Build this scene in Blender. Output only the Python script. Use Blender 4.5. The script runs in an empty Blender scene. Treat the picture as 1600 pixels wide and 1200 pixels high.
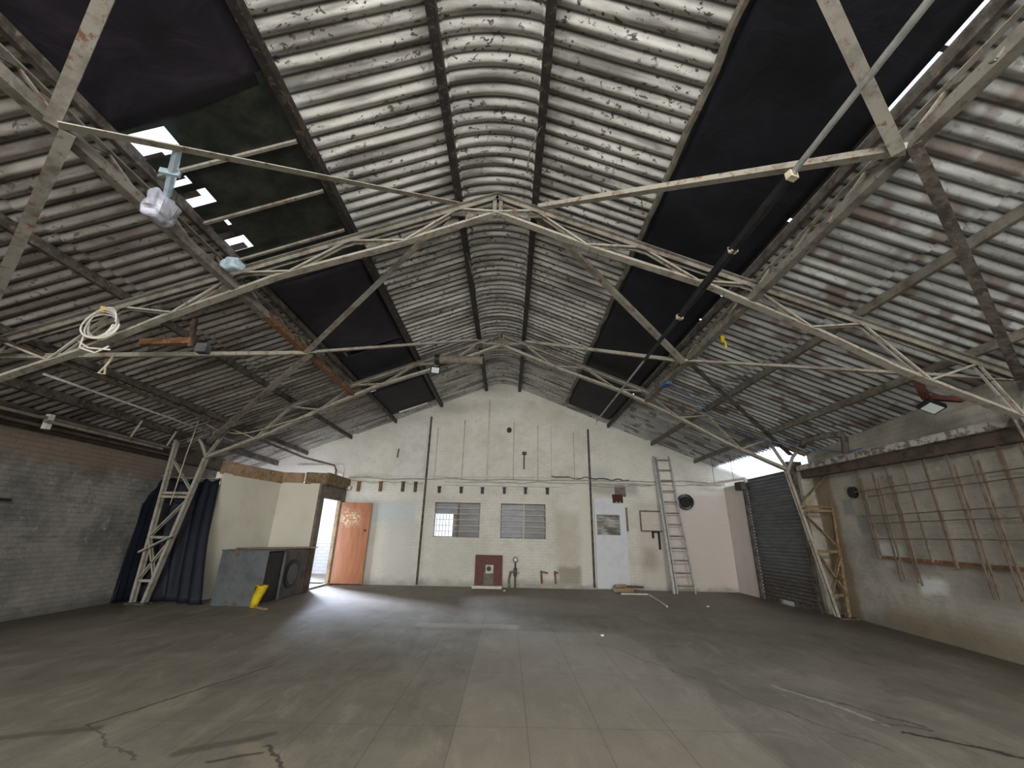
import bpy, math, random
from mathutils import Vector, Matrix, noise
random.seed(7)
S = bpy.context.scene
COL = S.collection
PI = math.pi

# ------------------------------------------------------------ camera
F = 646.3; CAMH = 1.31; PITCH, YAW, ROLL = 0.348, -0.0026, 0.0214
def cam_axes():
    cp, sp = math.cos(PITCH), math.sin(PITCH)
    r, f, u = Vector((1,0,0)), Vector((0,cp,sp)), Vector((0,-sp,cp))
    Rz = Matrix.Rotation(YAW, 3, 'Z'); r, f, u = Rz@r, Rz@f, Rz@u
    c, s = math.cos(ROLL), math.sin(ROLL)
    return c*r+s*u, f, -s*r+c*u
RX, FW, UP = cam_axes()
cd = bpy.data.cameras.new('camera'); cam = bpy.data.objects.new('camera', cd); COL.objects.link(cam)
cd.sensor_width = 36; cd.sensor_fit = 'HORIZONTAL'; cd.lens = F/1600*36; cd.clip_start = 0.02
m = Matrix((RX, UP, -FW)).transposed().to_4x4(); m.translation = Vector((0,0,CAMH)); cam.matrix_world = m
S.camera = cam
# ------------------------------------------------------------ view, world, lights
S.view_settings.view_transform = 'Standard'; S.view_settings.look = 'None'
S.view_settings.gamma = 1; S.view_settings.use_curve_mapping = False; S.view_settings.exposure = 0.0
W = bpy.data.worlds.new('sky'); S.world = W; W.use_nodes = True
W.node_tree.nodes['Background'].inputs[0].default_value = (0.80, 0.88, 1.0, 1)
W.node_tree.nodes['Background'].inputs[1].default_value = 1.5
def area(name, loc, target, sx, sy, power, col):
    l = bpy.data.lights.new(name, 'AREA'); l.shape = 'RECTANGLE'; l.size = sx; l.size_y = sy; l.energy = power; l.color = col
    o = bpy.data.objects.new(name, l); COL.objects.link(o); o.location = loc
    o.rotation_euler = (Vector(target)-Vector(loc)).to_track_quat('-Z', 'Y').to_euler(); return o
# daylight through the big entrance behind the camera
area('entrance_daylight', (-0.2, -7.7, 1.4), (0.2, 8, 2.2), 5.6, 2.4, 560, (1.0, 0.97, 0.92))
# added area lamps below the roof, brightening floor and rear wall
area('added_overhead_lamp', (-2.6, -3.0, 4.35), (-0.8, 9.0, 0.6), 2.2, 1.0, 370, (1.0, 0.97, 0.91))
area('added_overhead_lamp', (2.2, -3.4, 4.35), (0.6, 8.5, 0.4), 2.2, 1.0, 370, (1.0, 0.97, 0.91))
# low light that comes from outside through the rear doorway
sl = bpy.data.lights.new('outdoor_sun', 'SUN'); sl.energy = 46; sl.angle = math.radians(36); sl.color = (0.70, 0.80, 1.0)
so = bpy.data.objects.new('outdoor_sun', sl); COL.objects.link(so); so.rotation_euler = Vector((1.0, -1.35, -.52)).to_track_quat('-Z', 'Y').to_euler()

# ------------------------------------------------------------ node helpers
class NT:
    def __init__(s, name):
        s.m = bpy.data.materials.new(name); s.m.use_nodes = True; s.t = s.m.node_tree
        s.b = s.t.nodes['Principled BSDF']; s.pos = s.n('ShaderNodeNewGeometry').outputs['Position']
    def n(s, typ, **k):
        x = s.t.nodes.new(typ)
        for a, v in k.items(): setattr(x, a, v)
        return x
    def set(s, sock, v):
        if isinstance(v, bpy.types.NodeSocket): s.t.links.new(v, sock)
        elif isinstance(v, (tuple, list)): sock.default_value = (tuple(v)+(1,))[:len(sock.default_value)] if len(v) < len(sock.default_value) else tuple(v)
        else: sock.default_value = v
    def math(s, op, a, b=0, c=None, clamp=False):
        x = s.n('ShaderNodeMath', operation=op, use_clamp=clamp); s.set(x.inputs[0], a); s.set(x.inputs[1], b)
        if c is not None: s.set(x.inputs[2], c)
        return x.outputs[0]
    def scale(s, v, sc):
        x = s.n('ShaderNodeVectorMath', operation='MULTIPLY'); s.set(x.inputs[0], v); s.set(x.inputs[1], sc); return x.outputs[0]
    def vadd(s, v, w):
        x = s.n('ShaderNodeVectorMath', operation='ADD'); s.set(x.inputs[0], v); s.set(x.inputs[1], w); return x.outputs[0]
    def noise(s, v, sc=1, det=4, rough=.6, dist=0):
        x = s.n('ShaderNodeTexNoise'); s.set(x.inputs['Vector'], v); x.inputs['Scale'].default_value = sc
        x.inputs['Detail'].default_value = det; x.inputs['Roughness'].default_value = rough; x.inputs['Distortion'].default_value = dist
        return x.outputs[0]
    def step(s, v, a, b):
        x = s.n('ShaderNodeMapRange'); s.set(x.inputs[0], v); x.inputs[1].default_value = a; x.inputs[2].default_value = b; return x.outputs[0]
    def mix(s, f, a, b):
        x = s.n('ShaderNodeMix', data_type='RGBA'); s.set(x.inputs[0], f); s.set(x.inputs[6], a); s.set(x.inputs[7], b); return x.outputs[2]
    def sep(s, v):
        x = s.n('ShaderNodeSeparateXYZ'); s.set(x.inputs[0], v); return x.outputs
    def comb(s, a, b, c=0):
        x = s.n('ShaderNodeCombineXYZ')
        for i, v in enumerate((a, b, c)): s.set(x.inputs[i], v)
        return x.outputs[0]
    def brick(s, v, bw, bh, mortar=.012, off=.5):
        x = s.n('ShaderNodeTexBrick'); s.set(x.inputs['Vector'], v); x.offset = off
        x.inputs['Scale'].default_value = 1; x.inputs['Brick Width'].default_value = bw; x.inputs['Row Height'].default_value = bh
        x.inputs['Mortar Size'].default_value = mortar; x.inputs['Mortar Smooth'].default_value = .5
        return x.outputs['Fac']
    def seg(s, px, py, a, b, w, soft):
        "mask: 1 within w of the segment a-b in the plane"
        dx, dy = b[0]-a[0], b[1]-a[1]; L2 = dx*dx+dy*dy
        ux, uy = s.math('SUBTRACT', px, a[0]), s.math('SUBTRACT', py, a[1])
        t = s.math('ADD', s.math('MULTIPLY', ux, dx/L2), s.math('MULTIPLY', uy, dy/L2), clamp=True)
        qx, qy = s.math('SUBTRACT', ux, s.math('MULTIPLY', t, dx)), s.math('SUBTRACT', uy, s.math('MULTIPLY', t, dy))
        d = s.math('SQRT', s.math('ADD', s.math('MULTIPLY', qx, qx), s.math('MULTIPLY', qy, qy)))
        return s.step(d, w+soft, w)
    def rect(s, px, py, x0, x1, y0, y1, soft):
        a = s.math('MULTIPLY', s.step(px, x0-soft, x0+soft), s.step(px, x1+soft, x1-soft))
        b = s.math('MULTIPLY', s.step(py, y0-soft, y0+soft), s.step(py, y1+soft, y1-soft))
        return s.math('MULTIPLY', a, b)
    def done(s, col, rough=.9, bump=None, bs=.3, bd=.02, metal=0, spec=.3):
        s.set(s.b.inputs['Base Color'], col); s.set(s.b.inputs['Roughness'], rough); s.b.inputs['Metallic'].default_value = metal
        s.b.inputs['Specular IOR Level'].default_value = spec
        if bump is not None:
            x = s.n('ShaderNodeBump'); x.inputs['Strength'].default_value = bs; x.inputs['Distance'].default_value = bd
            s.set(x.inputs['Height'], bump); s.set(s.b.inputs['Normal'], x.outputs[0])
        return s.m
def worn(name, c1, c2, sc=6, lo=.45, hi=.65, rough=.85, metal=0, c3=None, spec=.3, bs=.3):
    t = NT(name); n1 = t.noise(t.pos, sc, 6, .65); col = t.mix(t.step(n1, lo, hi), c1, c2)
    if c3: col = t.mix(t.step(t.noise(t.vadd(t.pos, (5,3,1)), sc*2.5, 5, .7), .56, .66), col, c3)
    return t.done(col, rough, n1, bs, .01, metal, spec)
M = {}
M['steel'] = worn('dusty_painted_steel', (.27,.255,.22), (.125,.112,.096), 5, .46, .68, c3=(.17,.09,.055))
M['steel_pale'] = worn('pale_painted_steel', (.40,.38,.325), (.21,.185,.15), 6, .5, .7, c3=(.24,.12,.06))
M['steel_dark'] = worn('dark_grimy_steel', (.13,.115,.10), (.055,.045,.04), 7, .42, .6, c3=(.20,.17,.14))
M['purlin_black'] = worn('blackened_steel', (.028,.025,.024), (.07,.063,.056), 8, .5, .75, rough=.6, c3=(.16,.10,.06))
M['rust'] = worn('rusty_steel', (.30,.15,.08), (.15,.08,.05), 9, .4, .65, c3=(.38,.32,.25))
M['rust_ochre'] = worn('ochre_rusted_steel', (.27,.195,.115), (.14,.09,.05), 9, .4, .65, c3=(.40,.35,.26))
M['red'] = worn('dark_red_paint', (.095,.035,.027), (.05,.026,.022), 9)
M['black'] = worn('black_plastic', (.015,.015,.016), (.03,.03,.03), 9, rough=.5)
M['conduit'] = worn('brown_conduit', (.15,.11,.09), (.08,.06,.05), 9)
M['white'] = worn('off_white_paint', (.75,.73,.68), (.58,.55,.48), 7)
M['tube'] = worn('white_tube', (.85,.82,.75), (.75,.7,.62), 7, rough=.4)
M['cable_grey'] = worn('grey_cable', (.50,.49,.45), (.33,.31,.28), 9)
M['cable_dark'] = worn('dark_cable', (.10,.09,.08), (.05,.045,.04), 9)
M['tape_blue'] = worn('pale_blue_tape', (.50,.63,.72), (.36,.46,.56), 12, rough=.5)
M['tape_lilac'] = worn('grey_lilac_plastic', (.50,.51,.60), (.38,.39,.47), 12, rough=.4)
M['blue'] = worn('blue_rope', (.10,.17,.28), (.06,.10,.18), 12)
M['yellow'] = worn('yellow_plastic', (.75,.55,.02), (.45,.32,.03), 8, rough=.5)
M['rope'] = worn('pale_rope', (.62,.57,.42), (.45,.40,.28), 12)
M['alu'] = worn('aluminium', (.62,.64,.63), (.42,.43,.42), 12, rough=.45, metal=.6)
M['timber'] = worn('weathered_timber', (.38,.27,.17), (.24,.15,.09), 5, c3=(.5,.4,.28))
M['timber_dark'] = worn('dark_timber', (.12,.09,.07), (.055,.042,.035), 5)
M['timber_grey'] = worn('grey_timber', (.22,.20,.165), (.12,.10,.08), 7)
M['board_brown'] = worn('brown_panel', (.16,.06,.05), (.12,.045,.04), 14, rough=.6)
M['grey_metal'] = worn('grey_cabinet_metal', (.13,.145,.155), (.075,.08,.09), 2, .42, .65, rough=.6, c3=(.14,.085,.06))
M['dark_metal'] = worn('dark_machine_metal', (.10,.105,.11), (.055,.055,.06), 4, rough=.55)
M['duct'] = worn('flexible_duct_grey', (.22,.19,.16), (.13,.11,.09), 14)
M['door_white'] = worn('white_door_paint', (.74,.78,.82), (.62,.66,.70), 4, .5, .8, rough=.7)
M['lampglass'] = worn('floodlight_glass', (.72,.78,.82), (.66,.72,.76), 3, rough=.15)
M['plaster_cream'] = worn('cream_board', (.72,.70,.60), (.62,.59,.48), 1.6, .48, .75, c3=None)
M['paleboard'] = worn('pale_board', (.74,.74,.70), (.64,.63,.58), 3)

def wall_mat(name, axis, base, dark, light, bscale=.5, patches=(), dirt=.5, rend=None, bs=.5, bm=.16, grime=.4):
    t = NT(name); x, y, z = t.sep(t.pos); h = x if axis == 'x' else y
    wob = t.math('MULTIPLY', t.math('SUBTRACT', t.noise(t.pos, 3, 4), .5), .28)
    hx, hz = t.math('ADD', h, wob), t.math('ADD', z, t.math('MULTIPLY', wob, .8))
    br = t.brick(t.comb(h, z), .225, .075, .006)
    n1 = t.noise(t.pos, 1.3, 6, .65); n2 = t.noise(t.vadd(t.pos, (9,2,4)), 7, 5, .7)
    col = t.mix(t.step(n1, .42, .66), base, dark)
    col = t.mix(t.math('MULTIPLY', t.step(n2, .58, .70), dirt), col, light)
    col = t.mix(t.math('MULTIPLY', br, bm), col, tuple(c*.5 for c in base))
    n4 = t.noise(t.vadd(t.comb(h, t.math('MULTIPLY', z, 1.6)), (2,8,5)), 3.1, 7, .72, .5)
    col = t.mix(t.math('MULTIPLY', t.step(n4, .52, .68), grime), col, tuple(c*.8 for c in dark))
    n5 = t.noise(t.vadd(t.comb(t.math('MULTIPLY', h, 3), t.math('MULTIPLY', z, 9)), (7,1,5)), 2.2, 5, .7)
    col = t.mix(t.math('MULTIPLY', t.step(n5, .57, .66), grime*.7), col, tuple(c*.7 for c in dark))
    # darker band above the floor
    col = t.mix(t.math('MULTIPLY', t.step(t.math('ADD', z, t.math('MULTIPLY', wob, 1.5)), .22, .02), .75), col, tuple(c*.38 for c in base))
    for (x0,x1,z0,z1,c,soft,amt) in patches:
        col = t.mix(t.math('MULTIPLY', t.rect(hx, hz, x0, x1, z0, z1, soft), amt), col, c)
    # small dark pock marks
    pk = t.step(t.noise(t.vadd(t.pos, (3,7,2)), 16, 3, .7), .72, .76)
    col = t.mix(t.math('MULTIPLY', pk, .7), col, tuple(c*.25 for c in base))
    hgt = t.math('ADD', t.math('MULTIPLY', br, -1.0), t.math('MULTIPLY', n2, .9))
    return t.done(col, .92, hgt, bs, .012)
M['wall_back'] = wall_mat('painted_brick_rear', 'x', (.80,.785,.72), (.68,.66,.58), (.88,.88,.84), patches=(
    (-3.95,-2.5,1.55,2.1,(.60,.66,.66),.05,.8), (-3.3,-2.45,.1,1.6,(.60,.62,.57),.12,.6),
    (-3.7,-2.6,.2,1.3,(.74,.68,.60),.2,.35), (-1.9,-.9,.1,1.1,(.66,.68,.62),.3,.5),
    (1.95,2.22,.1,2.7,(.76,.75,.66),.03,.9), (1.35,1.95,.1,.55,(.33,.31,.22),.06,.8), (1.3,1.95,.55,1.9,(.52,.49,.39),.1,.55),
    (2.35,3.6,2.38,2.72,(.40,.40,.36),.08,.7), (2.32,2.85,2.75,3.1,(.55,.57,.60),.15,.7),
    (3.55,4.5,.1,2.2,(.66,.60,.54),.06,.8), (3.6,4.0,.5,1.0,(.38,.35,.30),.12,.7),
    (4.5,6.3,.1,2.45,(.70,.625,.585),.06,.9), (-6.6,-4.4,2.7,3.4,(.64,.58,.56),.25,.8),
    (-3.4,-2.35,2.75,4.6,(.68,.68,.63),.05,.5), (.9,1.5,.05,.2,(.45,.45,.38),.05,.8)))
M['wall_left'] = wall_mat('grey_stained_brick', 'y', (.29,.28,.265), (.13,.127,.122), (.40,.39,.37), patches=(
    (5.0,6.2,.9,1.7,(.20,.20,.20),.5,.6), (3,10,2.2,2.7,(.22,.16,.12),.14,.8), (4.6,5.9,2.05,2.25,(.10,.10,.11),.08,.8), (6.5,8,.2,.9,(.32,.31,.28),.3,.5)), dirt=.75, bs=.8, bm=.04, grime=.75)
M['wall_right'] = wall_mat('cream_painted_brick', 'y', (.50,.48,.42), (.34,.325,.28), (.62,.61,.57), patches=((8.22,8.75,0,2.6,(.27,.19,.11),.05,.75), 
    (7.75,8.05,1.75,2.05,(.30,.30,.31),.03,.8), (7.35,7.75,1.45,1.8,(.28,.28,.28),.03,.8),
    (6.9,7.4,1.0,1.35,(.78,.80,.80),.1,.8), (6.3,6.8,.62,.85,(.80,.82,.83),.05,.9), (3,7.5,0,.35,(.25,.19,.12),.12,.7), (4.5,6.2,.45,.9,(.34,.32,.28),.2,.7)), dirt=.6, bm=.12, grime=.55)

def roof_mat(name, base, dark, brown, speck=.6, brownamt=.0, grime=.5):
    t = NT(name); x, y, z = t.sep(t.pos)
    # every corrugation crest carries its own paint film: flakes run along the slope
    v = t.comb(t.math('MULTIPLY', x, 1.0), t.math('MULTIPLY', y, 2.4), z)
    n1 = t.noise(t.comb(t.math('MULTIPLY', x, .8), t.math('MULTIPLY', y, 2.2)), 1.0, 6, .7)
    n2 = t.noise(t.comb(x, t.math('MULTIPLY', y, 1.5), z), 15, 4, .62, .4); n2b = t.noise(v, 1.3, 4, .65)
    n3 = t.noise(t.comb(t.math('MULTIPLY', x, .45), t.math('MULTIPLY', y, 3.2)), 1.7, 5, .6)
    # valley lines: staining, with groove shade painted into the corrugation recesses
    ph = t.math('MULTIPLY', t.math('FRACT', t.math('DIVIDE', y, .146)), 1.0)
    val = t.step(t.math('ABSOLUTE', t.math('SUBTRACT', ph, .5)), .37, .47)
    lap = t.step(t.math('ABSOLUTE', t.math('SUBTRACT', t.math('FRACT', t.math('DIVIDE', y, 1.022)), .5)), .475, .492)
    col = t.mix(t.step(n1, .40, .66), base, tuple(b*.6 for b in base))
    col = t.mix(t.math('MULTIPLY', t.step(n3, .46, .62), grime), col, dark)
    fl = t.math('MULTIPLY', t.step(n2, .585, .61), t.step(n2b, .40, .50))
    col = t.mix(t.math('MULTIPLY', fl, speck), col, tuple(d*.45 for d in dark))
    col = t.mix(t.math('MULTIPLY', lap, .55), col, tuple(d*.5 for d in dark))
    if brownamt:
        nb = t.noise(t.comb(t.math('MULTIPLY', x, 1.2), t.math('MULTIPLY', t.math('FLOOR', t.math('DIVIDE', y, .146)), .37)), 1.6, 3, .5)
        col = t.mix(t.math('MULTIPLY', t.step(nb, .54, .60), brownamt), col, brown)  # brown patches that step from one corrugation to the next
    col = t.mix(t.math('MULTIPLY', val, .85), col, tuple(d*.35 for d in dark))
    return t.done(col, .9, n2, .25, .006)
M['roof_mid'] = roof_mat('flaking_white_sheeting', (.70,.695,.665), (.16,.15,.138), (.3,.22,.18), .95, 0, .85)
M['roof_left'] = roof_mat('grimy_shaded_sheeting', (.46,.435,.40), (.12,.10,.09), (.16,.11,.09), .7, .3, .85)  # grime, plus a darker base painting in the dimness of this slope
M['roof_right'] = roof_mat('brown_patched_sheeting', (.68,.705,.70), (.24,.235,.225), (.19,.14,.12), .4, .8, .75)

def clear_sheet():
    t = NT('translucent_sheeting'); n = t.noise(t.pos, 6, 4, .6)
    tr = t.n('ShaderNodeBsdfTranslucent'); t.set(tr.inputs[0], t.mix(t.step(n, .4, .7), (.92,.92,.9), (.7,.68,.62)))
    t.b.inputs['Base Color'].default_value = (.6,.6,.57,1); mx = t.n('ShaderNodeMixShader'); mx.inputs[0].default_value = .75
    t.t.links.new(t.b.outputs[0], mx.inputs[1]); t.t.links.new(tr.outputs[0], mx.inputs[2])
    t.t.links.new(mx.outputs[0], t.t.nodes['Material Output'].inputs['Surface']); return t.m
M['clear_sheet'] = clear_sheet()
def floor_mat():
    t = NT('worn_concrete'); x, y, z = t.sep(t.pos)
    n1 = t.noise(t.pos, .7, 6, .6); n2 = t.noise(t.comb(x, t.math('MULTIPLY', y, .35)), 3.2, 6, .65); n3 = t.noise(t.pos, 26, 4, .7)
    col = t.mix(t.step(n1, .38, .62), (.245,.228,.188), (.178,.165,.137))
    col = t.mix(t.math('MULTIPLY', t.step(n2, .5, .72), .6), col, (.345,.315,.255))
    col = t.mix(t.math('MULTIPLY', t.step(n3, .55, .72), .4), col, (.15,.135,.11))
    n6 = t.noise(t.vadd(t.comb(t.math('MULTIPLY', x, 1.5), t.math('MULTIPLY', y, .8)), (4,4,1)), 1.6, 8, .75, .8)
    col = t.mix(t.math('MULTIPLY', t.step(n6, .5, .66), .55), col, (.12,.108,.088))
    col = t.mix(t.math('MULTIPLY', t.step(n6, .44, .36), .35), col, (.38,.35,.29))
    n7 = t.noise(t.vadd(t.pos, (1,6,1)), 60, 3, .7); col = t.mix(t.math('MULTIPLY', t.step(n7, .62, .7), .5), col, (.08,.07,.06))
    wob = t.math('MULTIPLY', t.math('SUBTRACT', t.noise(t.pos, 2.5, 5, .7), .5), .22)
    wx, wy = t.math('ADD', x, wob), t.math('ADD', y, wob)
    far = t.step(y, 8.28, 8.31)
    tile = t.brick(t.comb(x, y), .42, .42, .008, 0)
    col = t.mix(t.math('MULTIPLY', far, .45), col, (.26,.205,.17))
    col = t.mix(t.math('MULTIPLY', t.math('MULTIPLY', far, tile), .3), col, (.08,.06,.05))
    # laid slabs in the middle of the floor
    mid = t.rect(x, y, -.35, 1.75, 3.0, 6.8, .01)
    sl = t.brick(t.comb(t.math('ADD', x, .35), t.math('ADD', y, .1)), .52, 1.25, .006, 0)
    col = t.mix(t.math('MULTIPLY', mid, .28), col, (.40,.36,.30))
    sl2 = t.rect(x, y, -2.6, 2.6, 2.6, 8.2, .02)
    col = t.mix(t.math('MULTIPLY', t.math('MULTIPLY', sl2, sl), .38), col, (.06,.05,.04))
    col = t.mix(t.math('MULTIPLY', t.rect(wx, wy, -1.35, 0.2, 6.95, 7.25, .02), .4), col, (.42,.38,.31))
    for a, b, w, c, amt in (((-2.9,3.55),(-2.35,5.0),.007,(.05,.045,.04),.8), ((-2.9,3.55),(-2.2,3.1),.006,(.05,.045,.04),.6),
            ((2.55,4.65),(2.95,3.85),.012,(.48,.46,.40),.7), ((2.7,4.5),(3.2,3.8),.01,(.07,.065,.055),.7), ((2.95,3.7),(3.6,3.2),.014,(.03,.03,.03),.85),
            ((2.9,3.9),(3.2,3.75),.008,(.05,.05,.05),.7), ((-1.6,3.3),(-1.35,3.0),.05,(.26,.23,.18),.8), ((-1.5,3.32),(-1.3,3.05),.010,(.05,.04,.035),.8),
            ((-1.75,3.1),(-1.5,3.22),.012,(.06,.05,.04),.8), ((1.2,6.2),(2.6,3.4),.005,(.07,.06,.05),.6), ((-3.9,3.1),(-2.8,3.5),.03,(.09,.085,.075),.6), ((-2.0,3.2),(-1.6,3.45),.03,(.07,.065,.06),.6)):
        col = t.mix(t.math('MULTIPLY', t.seg(wx, wy, a, b, w, w*.8+.004), amt), col, c)
    # dirt along the side walls
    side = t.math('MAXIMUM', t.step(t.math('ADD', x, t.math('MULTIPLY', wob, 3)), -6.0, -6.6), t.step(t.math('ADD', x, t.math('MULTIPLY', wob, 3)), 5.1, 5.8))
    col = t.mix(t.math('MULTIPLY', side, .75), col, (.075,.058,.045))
    rough = t.math('ADD', .42, t.math('MULTIPLY', n2, .4))
    return t.done(col, rough, t.math('ADD', n3, t.math('MULTIPLY', n2, 1.5)), .25, .01, spec=.35)
M['flaky'] = worn('flaking_white_timber', (.52,.50,.46), (.20,.17,.14), 9, .48, .56)
M['painted_pipe'] = worn('wall_coloured_pipe', (.62,.61,.55), (.45,.43,.38), 7)
M['floor'] = floor_mat()
M['pinkish'] = worn('pinkish_white_paint', (.70,.64,.60), (.58,.54,.50), 3, .5, .8)
M['rack'] = worn('rusty_brown_bar', (.21,.165,.12), (.12,.09,.07), 9, .4, .65)

def tarp_mat(name, c):
    t = NT(name); n = t.noise(t.pos, 2.2, 4, .55, .6)
    return t.done(t.mix(t.step(n, .4, .7), c, tuple(v*1.7 for v in c)), .62, n, .35, .05, spec=.25)
M['tarp'] = tarp_mat('black_plastic_sheet', (.010,.010,.014)); M['tarp2'] = tarp_mat('purplish_black_sheet', (.018,.015,.022))
M['curtain'] = tarp_mat('navy_black_cloth', (.010,.012,.020))
def glass_green():
    t = NT('dirty_green_glazing'); n = t.noise(t.pos, 3.5, 5, .65); n2 = t.noise(t.pos, 14, 4, .7)
    col = t.mix(t.step(n, .4, .65), (.014,.018,.015), (.04,.045,.034)); col = t.mix(t.step(n2, .66, .7), col, (.02,.015,.012))
    return t.done(col, .35, n2, .1, .01)
M['glazing'] = glass_green()
def pane_mat(name, a, b):
    t = NT(name); x, y, z = t.sep(t.pos); n = t.noise(t.comb(x, y, t.math('MULTIPLY', z, 2.5)), 3, 4, .6)
    return t.done(t.mix(t.step(n, .4, .65), a, b), .35, spec=.5)
M['pane_dark'] = pane_mat('dusty_wired_glass', (.07,.075,.075), (.13,.135,.135)); M['pane_blue'] = pane_mat('blueish_glass', (.20,.215,.25), (.12,.13,.155))
M['pane_panel'] = pane_mat('door_glass', (.10,.09,.07), (.42,.43,.40))
def door_mat():
    t = NT('orange_brown_plywood'); x, y, z = t.sep(t.pos)
    n = t.noise(t.comb(t.math('MULTIPLY', x, 5), t.math('MULTIPLY', y, 5), t.math('MULTIPLY', z, .6)), 3, 5, .6)
    col = t.mix(t.step(n, .35, .7), (.44,.17,.08), (.31,.11,.055))
    wob = t.math('MULTIPLY', t.math('SUBTRACT', t.noise(t.pos, 6, 4, .7), .5), .3)
    m = t.rect(t.math('ADD', x, wob), t.math('ADD', z, wob), -4.45, -3.98, 1.45, 1.82, .1)
    m = t.math('MULTIPLY', m, t.step(t.noise(t.pos, 18, 4, .7), .45, .6))
    return t.done(t.mix(m, col, (.72,.60,.40)), .35, n, .08, .01, spec=.5)
M['door'] = door_mat()
def shutter_mat():
    t = NT('grey_shutter_steel'); x, y, z = t.sep(t.pos)
    n = t.noise(t.comb(x, t.math('MULTIPLY', y, 1.5), t.math('MULTIPLY', z, 5)), 2, 5, .65)
    col = t.mix(t.step(n, .4, .7), (.17,.19,.20), (.11,.12,.125))
    low = t.step(t.math('ADD', z, t.math('MULTIPLY', n, .6)), 1.15, .75)
    col = t.mix(t.math('MULTIPLY', low, .7), col, (.085,.07,.06))
    n2 = t.noise(t.comb(x, t.math('MULTIPLY', y, 2), t.math('MULTIPLY', z, 14)), 2.5, 4, .7)
    col = t.mix(t.math('MULTIPLY', t.math('MULTIPLY', low, t.step(n2, .5, .65)), .6), col, (.30,.26,.23))
    return t.done(col, .55, None, metal=.2)
M['shutter'] = shutter_mat()

# ------------------------------------------------------------ mesh helpers
class MB:
    def __init__(s): s.v = []; s.f = []
    def quad(s, *p):
        i = len(s.v); s.v += [Vector(q) for q in p]; s.f.append(tuple(range(i, i+len(p)))); return s
    def box(s, c, d, rz=0):
        R = Matrix.Rotation(rz, 3, 'Z'); i = len(s.v)
        for z in (-1,1):
            for x, y in ((-1,-1),(1,-1),(1,1),(-1,1)): s.v.append(Vector(c)+R@Vector((x*d[0]/2, y*d[1]/2, z*d[2]/2)))
        s.f += [tuple(i+k for k in q) for q in ((3,2,1,0),(4,5,6,7),(0,1,5,4),(1,2,6,5),(2,3,7,6),(3,0,4,7))]; return s
    def sect(s, p, q, prof, up=(0,0,1), cap=True):
        "extrude the 2D profile (u sideways, v up) from p to q"
        p, q = Vector(p), Vector(q); d = (q-p).normalized(); up = Vector(up)
        if abs(d.dot(up)) > .98: up = Vector((0,1,0))
        u = d.cross(up).normalized(); w = u.cross(d).normalized(); i = len(s.v); n = len(prof)
        for e in (p, q):
            for a, b in prof: s.v.append(e+u*a+w*b)
        for k in range(n): s.f.append((i+k, i+(k+1)%n, i+n+(k+1)%n, i+n+k))
        if cap: s.f += [tuple(i+k for k in reversed(range(n))), tuple(i+n+k for k in range(n))]
        return s
    def bar(s, p, q, w, h=None, up=(0,0,1)):
        h = h or w; return s.sect(p, q, [(-w/2,-h/2),(w/2,-h/2),(w/2,h/2),(-w/2,h/2)], up)
    def angle(s, p, q, a, t=.008, up=(0,0,1), fx=1, fy=1, b=None):
        b = b or a; pr = [(0,0),(a*fx,0),(a*fx,t*fy),(t*fx,t*fy),(t*fx,b*fy),(0,b*fy)]
        return s.sect(p, q, pr if fx*fy > 0 else pr[::-1], up)
    def tee(s, p, q, a, b, t=.01, up=(0,0,1), flip=1):
        pr = [(-a/2,0),(a/2,0),(a/2,t*flip),(t/2,t*flip),(t/2,b*flip),(-t/2,b*flip),(-t/2,t*flip),(-a/2,t*flip)]
        return s.sect(p, q, pr if flip > 0 else pr[::-1], up)
    def tube(s, pts, r, n=8, cap=True):
        pts = [Vector(p) for p in pts]; i0 = len(s.v); prev = None
        rs = r if isinstance(r, (list, tuple)) else [r]*len(pts)
        for k, p in enumerate(pts):
            d = (pts[min(k+1,len(pts)-1)]-pts[max(k-1,0)]).normalized()
            if prev is None: a = Vector((0,0,1)) if abs(d.z) < .9 else Vector((1,0,0)); prev = d.cross(a).normalized()
            u = (prev-d*prev.dot(d)).normalized(); prev = u; w = d.cross(u)
            for j in range(n):
                t = 2*PI*j/n; s.v.append(p+(u*math.cos(t)+w*math.sin(t))*rs[k])
        for k in range(len(pts)-1):
            for j in range(n):
                a, b = i0+k*n+j, i0+k*n+(j+1)%n; s.f.append((a, b, b+n, a+n))
        if cap: s.f += [tuple(i0+j for j in reversed(range(n))), tuple(i0+(len(pts)-1)*n+j for j in range(n))]
        return s
    def grid(s, fn, nu, nv):
        i = len(s.v)
        for a in range(nu+1):
            for b in range(nv+1): s.v.append(Vector(fn(a/nu, b/nv)))
        for a in range(nu):
            for b in range(nv):
                k = i+a*(nv+1)+b; s.f.append((k, k+nv+1, k+nv+2, k+1))
        return s
    def build(s, name, mat, parent=None, smooth=False, solid=0, bevel=0):
        if parent is None:
            xs = [v.x for v in s.v]; ys = [v.y for v in s.v]; o = Vector(((min(xs)+max(xs))/2, (min(ys)+max(ys))/2, min(v.z for v in s.v)))
        else: o = ORG[parent.name]
        me = bpy.data.meshes.new(name); me.from_pydata([v-o for v in s.v], [], s.f); me.update()
        if smooth: me.polygons.foreach_set('use_smooth', [True]*len(me.polygons))
        ob = bpy.data.objects.new(name, me); COL.objects.link(ob); me.materials.append(M[mat] if isinstance(mat, str) else mat)
        if parent is None: ob.location = o
        else: ob.parent = parent
        ORG[ob.name] = o
        if solid: md = ob.modifiers.new('thickness', 'SOLIDIFY'); md.thickness = solid; md.offset = 0
        if bevel: md = ob.modifiers.new('bevel', 'BEVEL'); md.width = bevel; md.segments = 2
        return ob
ORG = {}
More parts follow.
